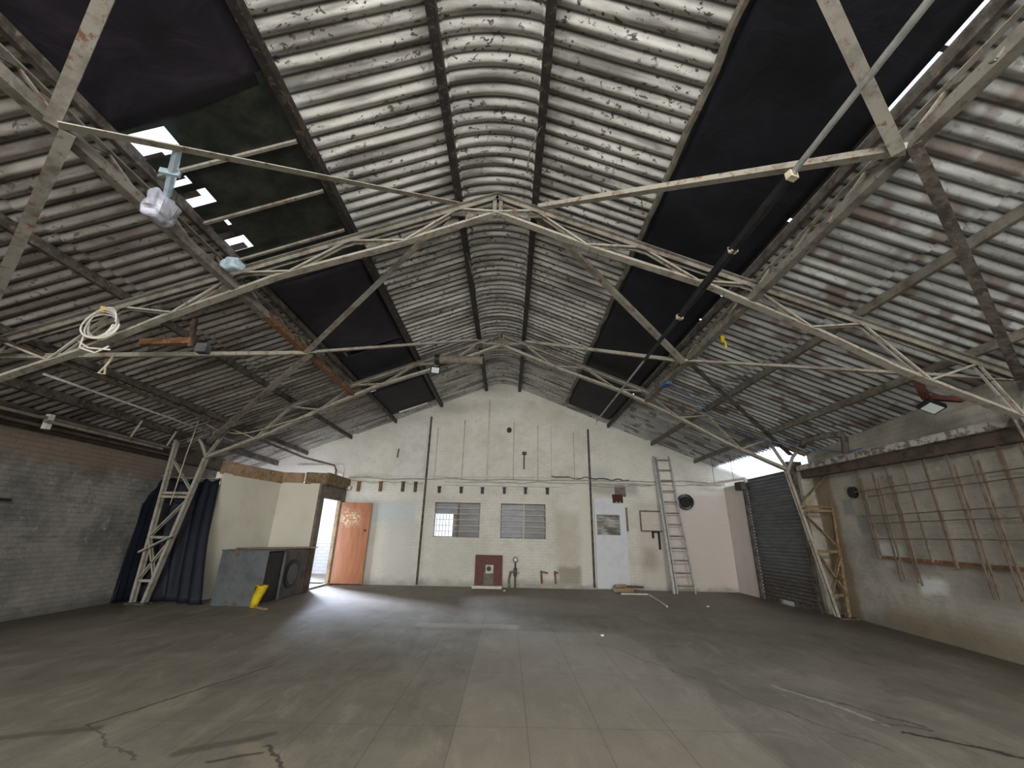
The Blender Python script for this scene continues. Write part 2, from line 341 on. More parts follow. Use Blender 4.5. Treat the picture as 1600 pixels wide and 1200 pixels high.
def thing(name, label, cat, loc=(0,0,0), group=None):
    o = bpy.data.objects.new(name, None); COL.objects.link(o); o.location = loc; o.empty_display_size = .1
    o['label'] = label; o['category'] = cat; ORG[o.name] = Vector(loc)
    if group: o['group'] = group
    return o
def tag(o, label, cat, group=None):
    o['label'] = label; o['category'] = cat
    if group: o['group'] = group
    return o
def struct(o, label, cat='structure'):
    o['kind'] = 'structure'; o['label'] = label; o['category'] = cat; return o
def copy_tree(o, dx, label=None):
    c = o.copy(); COL.objects.link(c); c.location = o.location+Vector(dx)
    if label: c['label'] = label
    for ch in o.children:
        k = ch.copy(); COL.objects.link(k); k.parent = c
        for g in ch.children:
            h = g.copy(); COL.objects.link(h); h.parent = k
    return c

# ------------------------------------------------------------ the building's shape
XC, ZC, SL = -0.235, 5.572, 0.405
YB, YF = 11.9, -8.0
def zr(off): return ZC-SL*abs(off)                 # underside of the purlins at an offset from the ridge line
def xr(off, side): return XC+side*off
def wx(y): return 6.07 if y > 8.75 else max(5.85, 6.33-.12*(8.4-y))
XL = -7.1

# floor
fl = MB(); fl.quad((-14,YF-3,0),(10,YF-3,0),(10,18,0),(-14,18,0)); struct(fl.build('floor','floor'), 'worn grey concrete floor slab', 'floor')

# rear gable wall with two window openings
def sheet_wall(name, mat, x0, x1, ztop, holes, y, thick=.24):
    xs = sorted(set([x0, x1, XC]+[h[0] for h in holes]+[h[1] for h in holes])); mb = MB()
    for a, b in zip(xs, xs[1:]):
        hs = sorted([h for h in holes if h[0] <= a+1e-6 and h[1] >= b-1e-6], key=lambda h: h[2]); z = 0
        for h in hs:
            if h[2] > z: mb.quad((a,y,z),(b,y,z),(b,y,h[2]),(a,y,h[2])); mb.quad((b,y+thick,z),(a,y+thick,z),(a,y+thick,h[2]),(b,y+thick,h[2]))
            z = h[3]
        mb.quad((a,y,z),(b,y,z),(b,y,ztop(b)),(a,y,ztop(a))); mb.quad((b,y+thick,z),(a,y+thick,z),(a,y+thick,ztop(a)),(b,y+thick,ztop(b)))
    for h in holes:
        a, b, c, d = h
        for p, q in (((a,c),(b,c)),((b,c),(b,d)),((b,d),(a,d)),((a,d),(a,c))):
            mb.quad((p[0],y,p[1]),(q[0],y,q[1]),(q[0],y+thick,q[1]),(p[0],y+thick,p[1]))
    return mb.build(name, mat)
WIN = [(-2.02,-.77,1.2,2.1), (-.2,1.03,1.2,2.1)]
DW = (2.37,3.16,0.03,2.3)
gt = lambda x: zr(x-XC)+.22
wb = sheet_wall('wall_back', 'wall_back', -8.2, 7.6, gt, WIN+[(-8.2,-4.62,0,2.6)], YB)
struct(wb, 'painted white brick gable wall at the far end', 'wall')
struct(MB().box((-.2,YF-.1,4.4),(15.4,.2,3.4)).box((-5.4,YF-.1,1.4),(4.8,.2,2.8)).box((5.2,YF-.1,1.4),(4.8,.2,2.8)).build('wall_front','wall_right'), 'front wall around the wide entrance behind the viewpoint', 'wall')
# left wall
mb = MB(); mb.grid(lambda a, b: (XL+.05*noise.noise(Vector((a*9, b*3, 2)))*(.3+b*(1-b)*3), YF+a*(10.3-YF), b*2.62), 60, 14); mb.box((XL-.2, 1.15, 1.3), (.3, 18.3, 2.6))
struct(mb.build('wall_left','wall_left',smooth=True), 'stained grey rendered brick wall on the left', 'wall')
# right wall: sections that follow the line of the wall
mb = MB()
ys = [YF, 4.0, 8.8]
for a, b in zip(ys, ys[1:]):
    mb.quad((wx(b if b < 8.7 else 8.7),b,0),(wx(a),a,0),(wx(a),a,3.2),(wx(b if b < 8.7 else 8.7),b,3.2))
    mb.quad((wx(a)+.25,a,0),(wx(8.7 if b > 8.7 else b)+.25,b,0),(wx(8.7 if b > 8.7 else b)+.25,b,3.2),(wx(a)+.25,a,3.2))
mb.box((6.27,8.83,1.35),(.3,.1,2.7))
struct(MB().box((6.18,11.38,1.33),(.24,1.04,2.66)).build('wall_right','pinkish'), 'short pinkish white wall piece between the gable wall and the roller shutter', 'wall')
struct(MB().box((-6.45,10.4,1.15),(1.9,.12,2.3)).build('wall_left','wall_left'), 'low panel added behind the dark curtain to stop a light leak', 'wall')  # panel added to shut out light showing under the curtain
struct(mb.build('wall_right','wall_right'), 'cream painted brick wall on the right', 'wall')

struct(MB().box((XL-.1,11.15,2.85),(.12,1.5,.9)).build('wall_left','wall_left'), 'added panel blocking the sun above the rear lobby', 'wall')  # panel added only to keep the sun out above the lobby
# ------------------------------------------------------------ roof sheeting (corrugated, running down the slope)
P = .146
def corr(y): return .018*math.cos(2*PI*y/P)
def sheeting(side, o0, o1, y0, y1, dz, mat, label, name='ceiling'):
    n = int((y1-y0)/P*8); k = max(1, int((o1-o0)/1.2)); mb = MB()
    def fn(a, b):
        y = y0+a*(y1-y0); o = o0+b*(o1-o0)
        return (xr(o, side), y, zr(o)+.135+dz+corr(y))
    mb.grid(fn, n, k); return struct(mb.build(name, mat, smooth=True), label, 'roof')
RY0, RY1 = YF, 12.15
for s, nm in ((-1,'left'),(1,'right')):
    sheeting(s, .44, 1.87, RY0, RY1, 0, 'roof_mid', 'white flaking corrugated sheeting, upper %s slope' % nm)
    lo = 'roof_left' if s < 0 else 'roof_right'
    sheeting(s, 3.16, 4.25, RY0, RY1, -.012, lo, 'corrugated sheeting below the black covers, %s slope' % nm)
    sheeting(s, 4.15, 7.6, RY0, RY1 if s < 0 else 8.9, .018, lo, 'corrugated sheeting above the %s wall' % nm)
    if s > 0:
        sheeting(s, 4.15, 6.15, 8.9, RY1, .018, lo, 'corrugated sheeting over the roller shutter corner')
        sheeting(s, 6.1, 7.6, 8.9, RY1, .018, 'clear_sheet', 'translucent corrugated sheets glowing with daylight above the roller shutter')
    sheeting(s, 1.9, 3.2, 11.25 if s < 0 else 11.35, RY1, 0, 'roof_mid', 'short corrugated strip by the gable wall, %s slope' % nm)
n = int((RY1-RY0)/P*8); mb = MB()
mb.grid(lambda a, b: (XC+(b*2-1)*.55, RY0+a*(RY1-RY0), zr(.55)+.15+.13*(1-(b*2-1)**2)+corr(RY0+a*(RY1-RY0))*.8), n, 10)
struct(mb.build('ceiling','roof_mid',smooth=True), 'curved corrugated ridge sheets along the apex', 'roof')
# flat strips over the lower joint of the covered band, broken where daylight comes through
def strips(side, gaps, o0=3.0, o1=3.3):
    mb = MB(); y = RY0
    for a, b in gaps+[(RY1, RY1)]:
        if a > y: mb.quad((xr(o0,side),y,zr(o0)+.17),(xr(o1,side),y,zr(o1)+.17),(xr(o1,side),a,zr(o1)+.17),(xr(o0,side),a,zr(o0)+.17))
        y = b
    return mb
struct(strips(1, [(1.5,1.82),(1.86,2.28),(3.45,3.5),(4.9,4.96),(5.6,5.64),(9.2,9.28)]).build('ceiling','timber_dark'), 'dark closing strip under the right black cover', 'roof')
struct(strips(-1, [(2.62,2.86),(3.16,3.24),(3.38,3.58),(3.98,4.1),(4.2,4.42),(8.6,8.66),(9.3,9.5)]).build('ceiling','timber_dark'), 'dark closing strip under the left rooflight', 'roof')
# dark boards over the band above the covers so no light passes except at the gaps
for s in (-1, 1):
    mb = MB()
    for ya, yb, oe in ((RY0,2.4,3.05),(2.4,4.9,1.95 if s < 0 else 3.05),(4.9,RY1,3.05)):
        mb.quad((xr(1.8,s),ya,zr(1.8)+.2),(xr(oe,s),ya,zr(oe)+.2),(xr(oe,s),yb,zr(oe)+.2),(xr(1.8,s),yb,zr(1.8)+.2))
    struct(mb.build('ceiling','glazing'), 'light-blocking boards added behind the black covers, %s slope' % ('left' if s < 0 else 'right'), 'roof')
# dark sheets in place of the shaded recess at the left eaves
mb = MB(); mb.quad((XL+.02,RY0,2.60),(XL+.02,10.3,2.60),(-7.0,10.3,2.9),(-7.0,RY0,2.9)).quad((XL-.6,RY0,2.61),(XL-.6,10.3,2.61),(XL+.1,10.3,2.61),(XL+.1,RY0,2.61))
struct(mb.build('eaves_shade','timber_dark'), 'dark sheet for the shaded eaves gap above the left wall', 'trim')

# ------------------------------------------------------------ uncovered rooflight, left slope
def rooflight():
    t = thing('window_3', 'dirty green rooflight with broken lower edge on the left slope', 'rooflight', (xr(2.5,-1), 3.6, zr(2.5))); t['kind'] = 'structure'
    bars = [2.36, 3.0, 3.62, 4.25, 4.9]; holes = [(2.60,2.84,.24),(3.0,3.05,.05),(3.07,3.16,.10),(3.24,3.42,.16),(3.66,3.74,.12),(3.82,3.9,.07),(3.92,4.12,.14)]
    for k in range(4):
        y0, y1 = bars[k], bars[k+1]; mb = MB()
        def q(oa, ya, ob, yb): mb.quad((xr(oa,-1),ya,zr(oa)+.08),(xr(ob,-1),ya,zr(ob)+.08),(xr(ob,-1),yb,zr(ob)+.08),(xr(oa,-1),yb,zr(oa)+.08))
        y = y0
        for a, b, w in [h for h in holes if y0 <= h[0] < y1]:
            if a > y: q(1.80, y, 3.09, a)
            q(1.80, a, 3.02-w, b); y = b
        q(1.80, y, 3.09, y1); mb.build('pane', 'glazing', t)
    for y in bars[1:-1]: MB().bar((xr(1.9,-1),y,zr(1.9)+.06),(xr(3.1,-1),y,zr(3.1)+.06),.03,.03).build('glazing_bar','steel',t)
rooflight()

# ------------------------------------------------------------ black covers
def cover(side, y0, y1, o0, o1, mat, label, sag=.05, seed=0, slant=0):
    mb = MB(); ny = max(6, int((y1-y0)*9))
    def fn(a, b):
        y = y0+a*(y1-y0)+slant*b*a; o = o0+b*(o1-o0)
        e = math.sin(PI*b)*min(1, 4*a*(1-a)+.15)
        return (xr(o,side), y, zr(o)+.085-sag*e-.03*e*noise.noise(Vector((y*1.4+seed, o*2, seed))))
    mb.grid(fn, ny, 14); o = mb.build('blackout_sheet', mat, smooth=True, solid=.004)
    return tag(o, label, 'sheet', 'black sheets fixed over the rooflights')
cover(1, RY0+.1, 11.38, 1.9, 3.06, 'tarp', 'long black plastic cover along the whole right roof slope', .02, 3)
cover(-1, RY0+.1, 2.45, 1.88, 3.16, 'tarp2', 'large black cover on the left slope nearest the viewer', .10, 1, .12)
cover(-1, 4.88, 7.32, 1.9, 3.12, 'tarp2', 'creased purplish black cover on the left slope, between the two trusses', .09, 5, -.2)
cover(-1, 7.35, 9.3, 1.9, 3.12, 'tarp', 'black cover on the left slope around the farther truss', .04, 8)
cover(-1, 9.32, 11.3, 1.9, 3.12, 'tarp', 'black cover on the left slope next to the gable wall', .03, 11)
o = MB().tube([(xr(2.0,-1)+k*-.01, 4.9+.05*math.sin(k), zr(2.0)+.02-.04*k+.0) for k in range(2)], .03, 8)
# timber batten holding the right cover
mb = MB(); pts = [(xr(1.84+.05*noise.noise(Vector((y*2.3,0,0))),1), y, zr(1.84)+.075+.02*noise.noise(Vector((y*4,3,0)))) for y in [RY0+k*.1 for k in range(int((11.5-RY0)/.1))]]
mb.tube(pts, .035, 6); tag(mb.build('edge_batten','timber_grey'), 'grey lumpy batten along the upper edge of the right black cover', 'batten')

# ------------------------------------------------------------ purlins
where = {.5:'beside the curved ridge', 1.82:'above the black covers', 3.12:'below the black covers', 4.36:'half way down the lower slope', 5.55:'nearest the side wall', 6.35:'at the left eaves'}
def purlin(off, side, mat, y0=YF+.05, y1=YB-.02, w=.07, h=.12):
    x, z = xr(off, side), zr(off); mb = MB()
    mb.angle((x-side*w/2,y0,z),(x-side*w/2,y1,z),w,.012,(0,0,1),side,1,h)
    t = mb.build('purlin', mat)
    return tag(t, '%s roof purlin %s' % ('left' if side < 0 else 'right', where[off]), 'purlin', 'roof purlins')
for s in (-1, 1):
    purlin(.5, s, 'purlin_black', w=.085, h=.105)  # dark purlins, widened and blackened to take in their shadow bands
    if s < 0: purlin(1.82, s, 'purlin_black', w=.08, h=.105)
    purlin(3.12, s, 'steel_dark', w=.05, h=.11)
    purlin(4.36, s, 'steel_dark' if s < 0 else 'timber_grey', w=.05, h=.10)
    purlin(5.55, s, 'steel_dark' if s < 0 else 'timber_grey', w=.05, h=.10)
purlin(6.35, -1, 'steel_dark')

# ------------------------------------------------------------ trusses
def truss(y, label):
    t = thing('roof_truss', label, 'roof truss', (XC, y, 2.6), 'lattice roof trusses')
    top = [.5, 1.85, 3.1, 4.36, 5.85]; low = [(0,5.23),(1.3,4.68),(2.62,4.2),(3.87,3.58),(4.65,3.14),(5.85,2.60)]
    def lz(o):
        for (a, za), (b, zb) in zip(low, low[1:]):
            if o <= b: return za+(zb-za)*(o-a)/(b-a)
    for s in (-1, 1):
        mb = MB()
        for dy in (-.035, .035): mb.angle((XC,y+dy,zr(0)-.05),(xr(6.3,s),y+dy,zr(6.3)-.05),.055,.008,(0,0,1),-1 if dy*s > 0 else 1,-1,.06)
        mb.build('top_chord', 'steel', t)
        mb = MB()
        for (a, za), (b, zb) in zip(low, low[1:]): mb.tee((XC+s*a,y,za),(XC+s*b,y,zb),.10,.07,.01,(0,0,1),1)
        mb.build('bottom_chord', 'steel_pale', t)
        zig = [(.5,'t'),(1.15,'b'),(1.85,'t'),(2.5,'b'),(3.1,'t'),(3.75,'b'),(4.36,'t'),(4.95,'b'),(5.55,'t'),(5.85,'b')]
        for (a, ka), (b, kb) in zip([(0,'b')]+zig, zig):
            za = zr(a)-.08 if ka == 't' else lz(a)+.03; zb = zr(b)-.08 if kb == 't' else lz(b)+.03
            mb = MB()
            for dy in (-.028, .028): mb.bar((XC+s*a,y+dy,za),(XC+s*b,y+dy,zb),.022,.022)
            mb.build('web_bar', 'steel_pale', t)
        MB().box((xr(.5,s),y,zr(.5)-.1),(.2,.012,.16)).build('gusset_plate','steel_dark',t)
    MB().bar((XC-.03,y,5.2),(XC-.03,y,5.5),.05,.05,(1,0,0)).bar((XC+.05,y,5.2),(XC+.05,y,5.5),.05,.05,(1,0,0)).build('apex_post','steel',t)
    return t
t1 = truss(4.33, 'nearest full lattice roof truss, crossing the upper middle of the view')
t2 = copy_tree(t1, (0,4.03,0), 'farther lattice roof truss, in front of the gable wall')
# portal columns that carry the trusses
def column(side, y, label, mat, mat2, tall=2.62):
    t = thing('lattice_column', label, 'column', (xr(6.3,side), y, 0), 'lattice steel columns')
    ob, ot, ib, it = 6.45, 6.52, 6.24, 5.84
    if side > 0: ob, ot = 6.41, 6.66
    o = lambda z: ob+(ot-ob)*z/tall; i = lambda z: ib+(it-ib)*z/tall
    MB().angle((xr(ob,side),y-.03,0),(xr(ot,side),y-.03,tall+.35),.045,.008,(0,1,0)).bar((xr(ob+.02*(side>0),side),y+.05,0),(xr(ot+.02*(side>0),side),y+.05,tall+.3),.02 if side<0 else .09,.03,(0,1,0)).build('outer_leg',mat,t)
    MB().angle((xr(ib,side),y-.03,0),(xr(it,side),y-.03,tall),.05,.008,(0,1,0)).angle((xr(ib,side),y+.04,0),(xr(it,side),y+.04,tall),.05,.008,(0,1,0)).build('inner_leg',mat2,t)
    zs = [.35, .55, 1.0, 1.15, 1.85, 1.95, 2.6]
    for z in (.38, 1.12, 1.86, 1.93): MB().bar((xr(o(z),side),y,z),(xr(i(z),side),y,z),.03,.045).build('cross_bar',mat,t)
    for a, za, b, zb in ((o,.4,i,1.1),(i,.4,o,1.1),(o,1.15,i,1.83),(i,1.96,o,tall)):
        for dy in (-.03,.03): MB().bar((xr(a(za),side),y+dy,za),(xr(b(zb),side),y+dy,zb),.022).build('lacing_bar',mat,t)
    MB().tube([(xr(it,side),y,tall),(xr(6.0,side),y,2.9),(xr(6.15,side),y,3.05)],.03,6).build('knee_bar',mat2,t)
    MB().box((xr(6.34,side),y,.012),(.36,.2,.024)).build('base_plate','steel_dark',t)
    return t
column(-1, 8.36, 'pale lattice steel column in front of the dark curtain', 'steel_pale', 'steel_pale')
column(1, 8.36, 'rusty ochre lattice steel column beside the roller shutter', 'rust_ochre', 'steel_pale')
column(1, 4.33, 'lattice column at the far right edge, standing against the right wall', 'steel', 'steel')
column(-1, 4.33, 'lattice column at the far left edge, against the left wall', 'steel', 'steel')
# longitudinal lattice girders
def girder(side, mat, mat2, label):
    t = thing('lattice_girder', label, 'girder', (xr(3.1,side), 4.5, 3.9), 'longitudinal lattice girders')
    x = xr(3.08,side); z0 = 4.0; xt = xr(3.2,side); z1 = zr(3.2)+.0; y0, y1 = YF+.1, 8.5
    MB().angle((x,y0,z0),(x,5.0 if side<0 else y1,z0),.09,.01,(0,0,1),side,1).build('bottom_chord',mat,t)
    if side < 0: MB().angle((x,5.0,z0),(x,y1,z0),.09,.01,(0,0,1),side,1).build('bottom_chord','rust',t)
    MB().angle((xt,y0,z1-.03),(xt,y1,z1-.03),.05,.008,(0,0,1),-side,1).build('top_chord',mat2,t)
    y = y0; k = 0
    while y < y1-.3:
        a, b = ((x,y,z0+.02),(xt,y+.34,z1-.02)) if k % 2 == 0 else ((xt,y,z1-.02),(x,y+.34,z0+.02))
        MB().bar(a,b,.03,.012).build('web_bar',mat2 if k % 3 else mat,t); y += .34; k += 1
girder(1, 'steel', 'steel_pale', 'long lattice girder running under the right roof slope')
girder(-1, 'steel', 'steel', 'long lattice girder with rusty stretch under the left roof slope')
# diagonal braces between the trusses
def brace(p, q, label, mat='steel', a=.085):
    mb = MB(); mb.angle(p, q, a, .01, (0,0,1), 1, 1, a*.8); tag(mb.build('diagonal_brace', mat), label, 'brace', 'diagonal roof braces')
for s, nm in ((-1,'left'),(1,'right')):
    for yn, a, b, nn in ((2.2, .32, 4.33, 'near'), (6.15, 4.33, 8.36, 'far')):
        nd = (xr(3.05,s), yn, 3.98)
        if yn > 5 or True:
            brace(nd, (xr(.52,s), a+.05 if a > 1 else a, zr(.5)-.05), '%s brace from the %s girder joint up to the ridge on its camera side' % (nm, nn), a=.085)
        brace(nd, (xr(.52,s), b-.05, zr(.5)-.05), '%s brace from the %s girder joint up to the ridge on its far side' % (nm, nn), 'steel_pale', a=.07)
        brace(nd, (xr(5.9,s), b-.03, 2.92), '%s brace from the %s girder joint down towards the column on its far side' % (nm, nn), 'steel' if s < 0 else 'steel_dark', a=.085)
        if a > 1: brace(nd, (xr(5.95,s), a+.05, 3.06), '%s brace from the far girder joint back to the nearest truss foot' % nm, 'steel_pale', a=.07)

# ------------------------------------------------------------ long pole under the right slope
t = thing('long_pole', 'long grey pole with black wrapping hanging under the right roof slope', 'pole', (2.12,2,3.95))
MB().tube([(2.12,-2.5,3.95),(2.12,2.45,3.95)],.022,10).build('pipe','alu',t)
MB().tube([(2.12,6.0,3.96),(2.14,9.9,3.98),(2.13,9.95,3.9)],.018,10).build('pipe','cable_grey',t)
MB().tube([(2.12,2.4,3.95),(2.12,2.6,3.95),(2.12,2.75,3.95),(2.12,3.4,3.95),(2.12,4.2,3.945),(2.12,4.6,3.95),(2.12,6.05,3.96)],[.03,.04,.045,.042,.046,.034,.024],12).build('wrapping','black',t)
for y in (2.42, 3.3, 4.62): MB().box((2.12,y,3.94),(.075,.05,.06),.3).build('tape_knot','rope',t)

# ------------------------------------------------------------ windows in the gable wall
def window(n, x0, x1, z0, z1, bright):
    t = thing('window_%d' % n, 'barred metal window in the gable wall, %s one' % ('left' if n == 1 else 'right'), 'window', ((x0+x1)/2,YB,z0)); t['kind'] = 'structure'
    y = YB+.1; cx = (x0+x1)/2+(.02 if n == 1 else .02)
    mb = MB()
    for a, b in (((x0,z0),(x1,z0)),((x0,z1),(x1,z1)),((x0,z0),(x0,z1)),((x1,z0),(x1,z1))): mb.bar((a[0],y,a[1]),(b[0],y,b[1]),.04,.04,(0,1,0))
    mb.build('window_frame','steel',t)
    MB().bar((cx,y-.02,z0),(cx,y-.02,z1),.05 if n == 1 else .03,.03,(0,1,0)).build('mullion','timber_grey' if n == 1 else 'white',t)
    hx = cx-.16 if bright else cx
    if bright:
        MB().quad((x0,y+.02,z1-.3),(cx,y+.02,z1-.3),(cx,y+.02,z1),(x0,y+.02,z1)).build('pane','pane_blue',t,solid=.005)
        MB().box((x0+.3,y+.03,z1-.16),(.42,.02,.16)).build('lamp_shade','tube',t)
        MB().quad((cx-.14,y+.02,z0),(cx,y+.02,z0),(cx,y+.02,z1-.3),(cx-.14,y+.02,z1-.3)).build('pane','timber_grey',t,solid=.005)
        for k in range(5): MB().bar((x0+.05+k*.085,y+.08,z0),(x0+.05+k*.085,y+.08,z1-.3),.012,.012,(0,1,0)).build('security_bar','steel_dark',t)
    else:
        MB().quad((x0,y+.02,z0),(cx,y+.02,z0),(cx,y+.02,z1),(x0,y+.02,z1)).build('pane','pane_blue',t,solid=.005)
    MB().quad((cx,y+.02,z0),(x1,y+.02,z0),(x1,y+.02,z1),(cx,y+.02,z1)).build('pane','pane_dark',t,solid=.005)
    for k in range(1,6):
        z = z0+(z1-z0)*k/6; MB().bar((x0,YB+.03,z),(x1,YB+.03,z),.014,.014,(0,1,0)).build('window_bar','white',t)
window(1, *WIN[0], True); window(2, *WIN[1], False)
# what is outside: yard wall seen through the doorway and louvres behind the window
def brick_white():
    t = NT('white_yard_brick'); x, y, z = t.sep(t.pos); br = t.brick(t.comb(x, z), .3, .1, .012)
    return t.done(t.mix(t.math('MULTIPLY', br, .5), (.62,.61,.66), (.36,.36,.42)), .9, br, .3, .01)
M['yard'] = brick_white()
tag(MB().box((-6.1,14.6,1.6),(1.5,.2,3.2)).build('yard_wall','yard'), 'white brick yard wall seen through the open doorway', 'wall')
tag(MB().tube([(-5.62,14.4,0),(-5.62,14.4,3.1)],.03,8).build('yard_downpipe','cable_grey'), 'thin grey downpipe on the yard wall outside the door', 'pipe')
mb = MB(); rr = random.Random(2)
t = thing('yard_post', 'post with a yellow top standing outside the open doorway', 'post', (-6.2,14.1,0))
MB().tube([(-6.2,14.1,0),(-6.2,14.1,.8)],.04,8).build('post','cable_grey',t); MB().tube([(-6.2,14.1,.8),(-6.2,14.1,1.35)],.07,10).build('yellow_top','yellow',t)

# ------------------------------------------------------------ boxed-out lobby with the open door, rear left
A0, A1, B1, C1 = (-5.9,8.72), (-5.55,10.35), (-4.62,10.42), (-4.56,YB)
def vwall(mb, p, q, z0, z1, th=.05):
    d = Vector((q[0]-p[0], q[1]-p[1], 0)); L = d.length; a = math.atan2(d.y, d.x)
    mb.box(((p[0]+q[0])/2,(p[1]+q[1])/2,(z0+z1)/2),(L,th,z1-z0),a)
vw = MB(); vwall(vw, A0, A1, 0, 2.38); vwall(vw, A1, B1, 0, 2.38)
struct(vw.build('wall_lobby','plaster_cream'), 'cream boarded walls of the rear left lobby', 'wall')
vw = MB(); vwall(vw, B1, (-4.6,10.62), 0, 2.38, .1); vwall(vw, (-4.6,10.62), (-4.57,11.66), 2.06, 2.5, .1); vwall(vw, (-4.57,11.66), C1, 0, 2.5, .1)
struct(vw.build('wall_doorway','timber_grey'), 'grey door surround on the side of the lobby', 'wall')
vw = MB(); vwall(vw, (A0[0]-.02,A0[1]-.04), (A1[0]+.03,A1[1]), 2.36, 2.62, .06); tag(vw.build('timber_beam','timber'), 'rough timber beam on top of the left lobby wall', 'beam')
vw = MB(); vwall(vw, (A1[0],A1[1]-.03), (-5.02,B1[1]-.05), 2.38, 2.62, .06); tag(vw.build('timber_beam','timber'), 'rough timber beam above the lobby wall, left of the doorway', 'beam')
vw = MB(); vwall(vw, (-4.98,B1[1]-.05), (-4.5,10.5), 2.36, 2.64, .06); vwall(vw, (-4.5,10.5), (-4.46,YB-.02), 2.38, 2.66, .06); tag(vw.build('timber_beam','rust_ochre'), 'reddish timber beam over the open doorway', 'beam')
tag(MB().box((-4.42,11.8,2.42),(.12,.12,.09)).build('junction_box','white'), 'small white box at the right end of the doorway beam', 'box')
# open door leaf
t = thing('door_1', 'orange brown plywood door standing open against the gable wall', 'door', (-4.5,11.7,0)); t['kind'] = 'structure'
leaf = MB().box((-4.13,11.74,1.03),(.84,.04,2.0),.06).build('door_leaf','door',t,bevel=.004)
MB().box((-4.58,11.66,1.03),(.08,.06,2.06)).build('door_jamb','timber',t)
MB().tube([(-3.80,11.735,1.32),(-3.80,11.70,1.32)],.025,10).build('lock_hole','black',leaf)
for z in (.3,1.05,1.8): MB().box((-4.54,11.69,z),(.03,.03,.1)).build('hinge','steel',leaf)
# light strip threshold
tag(MB().bar((-4.62,10.6,.02),(-4.6,11.66,.02),.08,.04).build('threshold_strip','alu'), 'metal threshold strip on the floor of the doorway', 'threshold')

# ------------------------------------------------------------ white blocked door, right part of the gable wall
t = thing('door_2', 'white painted door with a dusty glass pane in the gable wall', 'door', (2.76,YB,0)); t['kind'] = 'structure'
x0, x1, z1 = 2.36, 3.16, 2.3
mb = MB(); Y = YB-.03
for a, b, c, d in ((x0,x1,.03,1.34),(x0,x1,1.86,z1),(x0,x0+.06,1.34,1.86),(x0+.86*.8,x1,1.34,1.86)): mb.box(((a+b)/2,Y,(c+d)/2),(b-a,.05,d-c))
mb.build('door_leaf','door_white',t)
MB().box((x0+.37,Y+.01,1.6),(.63,.02,.52)).build('door_pane','pane_panel',t)
MB().bar((x0+.06,Y-.02,1.72),(x0+.69,Y-.02,1.72),.012).build('pane_bar','white',t)
MB().bar((x1+.03,YB-.03,0),(x1+.03,YB-.03,2.35),.06,.05,(0,1,0)).build('door_frame','door_white',t)
MB().box((3.22,YB-.01,1.75),(.13,.03,.62)).build('worn_plate','rust_ochre',t)
t = thing('air_vent', 'dark red square vent above the white door', 'vent', (3.02,YB,2.2))
MB().box((3.02,YB-.08,2.29),(.27,.1,.22)).build('housing','red',t)
for dx in (-.05,.05): MB().box((3.02+dx,YB-.14,2.19),(.03,.03,.02)).build('bright_tab','tube',t)
tag(MB().box((3.12,YB-.02,2.5),(.3,.03,.3)).build('stained_board','timber_grey'), 'grey stained board above the dark red vent', 'board')

# ------------------------------------------------------------ roller shutter, right
t = thing('door_3', 'dark grey steel roller shutter in the right wall', 'shutter', (6.1,9.9,0)); t['kind'] = 'structure'
def shutter_fn(a, b):
    z = .07+b*2.68; return (6.13-.022*abs(math.sin(z*PI/.075)), 10.84-a*1.93, z)
MB().grid(shutter_fn, 1, 290).build('shutter_curtain','shutter',t)
MB().box((6.06,10.85,1.35),(.08,.06,2.7)).box((6.06,8.88,1.35),(.08,.06,2.7)).build('guide_rail','steel_dark',t)
MB().bar((6.12,10.8,.045),(6.12,10.2,.045),.05,.09).bar((6.12,9.75,.045),(6.12,8.95,.045),.05,.09).build('bottom_rail','steel_dark',t)
MB().box((6.12,8.95,2.72),(.3,.16,.35)).box((6.1,10.95,2.6),(.3,.3,.2)).build('roller_bracket','steel_dark',t)

# ------------------------------------------------------------ vertical pipes and cable runs on the gable wall
def pipe(name, pts, r, mat, label, cat, n=8): return tag(MB().tube(pts, r, n).build(name, mat, smooth=True), label, cat)
tag(MB().box((-2.33,YB-.02,2.28),(.05,.05,4.5)).build('wall_channel','steel_dark'), 'dark vertical steel channel on the gable wall left of the windows', 'channel')
tag(MB().box((2.29,YB-.02,2.15),(.05,.05,4.2)).build('wall_channel','steel_dark'), 'dark vertical steel channel on the gable wall beside the white door', 'channel')
tag(MB().box((-2.85,YB-.02,3.55),(.88,.03,1.66)).build('wall_board','paleboard'), 'large pale board fixed high on the left of the gable wall', 'board')
def wav(x0, x1, z0, z1, amp, seed, y=YB-.03, n=40):
    return [(x0+(x1-x0)*k/n, y, z0+(z1-z0)*k/n+amp*noise.noise(Vector((k*.31, seed, 0)))) for k in range(n+1)]
for k, (a, b, z0, z1, mat, r, lab) in enumerate((
    (-4.5,5.6,2.70,2.80,'cable_grey',.016,'thick pale cable along the whole gable wall'),
    (-4.5,2.3,2.76,2.84,'white',.014,'upper white cable on the gable wall'),
    (-1.8,4.2,2.66,2.70,'cable_grey',.012,'lower sagging cable above the windows'),
    (1.2,3.4,2.86,2.80,'cable_dark',.016,'short dark cable pair crossing above the white door'),
    (2.3,6.1,2.62,2.74,'cable_grey',.013,'sagging cable behind the ladder'),
    (-4.4,-2.4,2.62,2.60,'cable_grey',.01,'thin cable above the left bracket row'))):
    pipe('wall_cable', wav(a,b,z0,z1,.05,k*3.1), r, mat, lab, 'cable', 6)
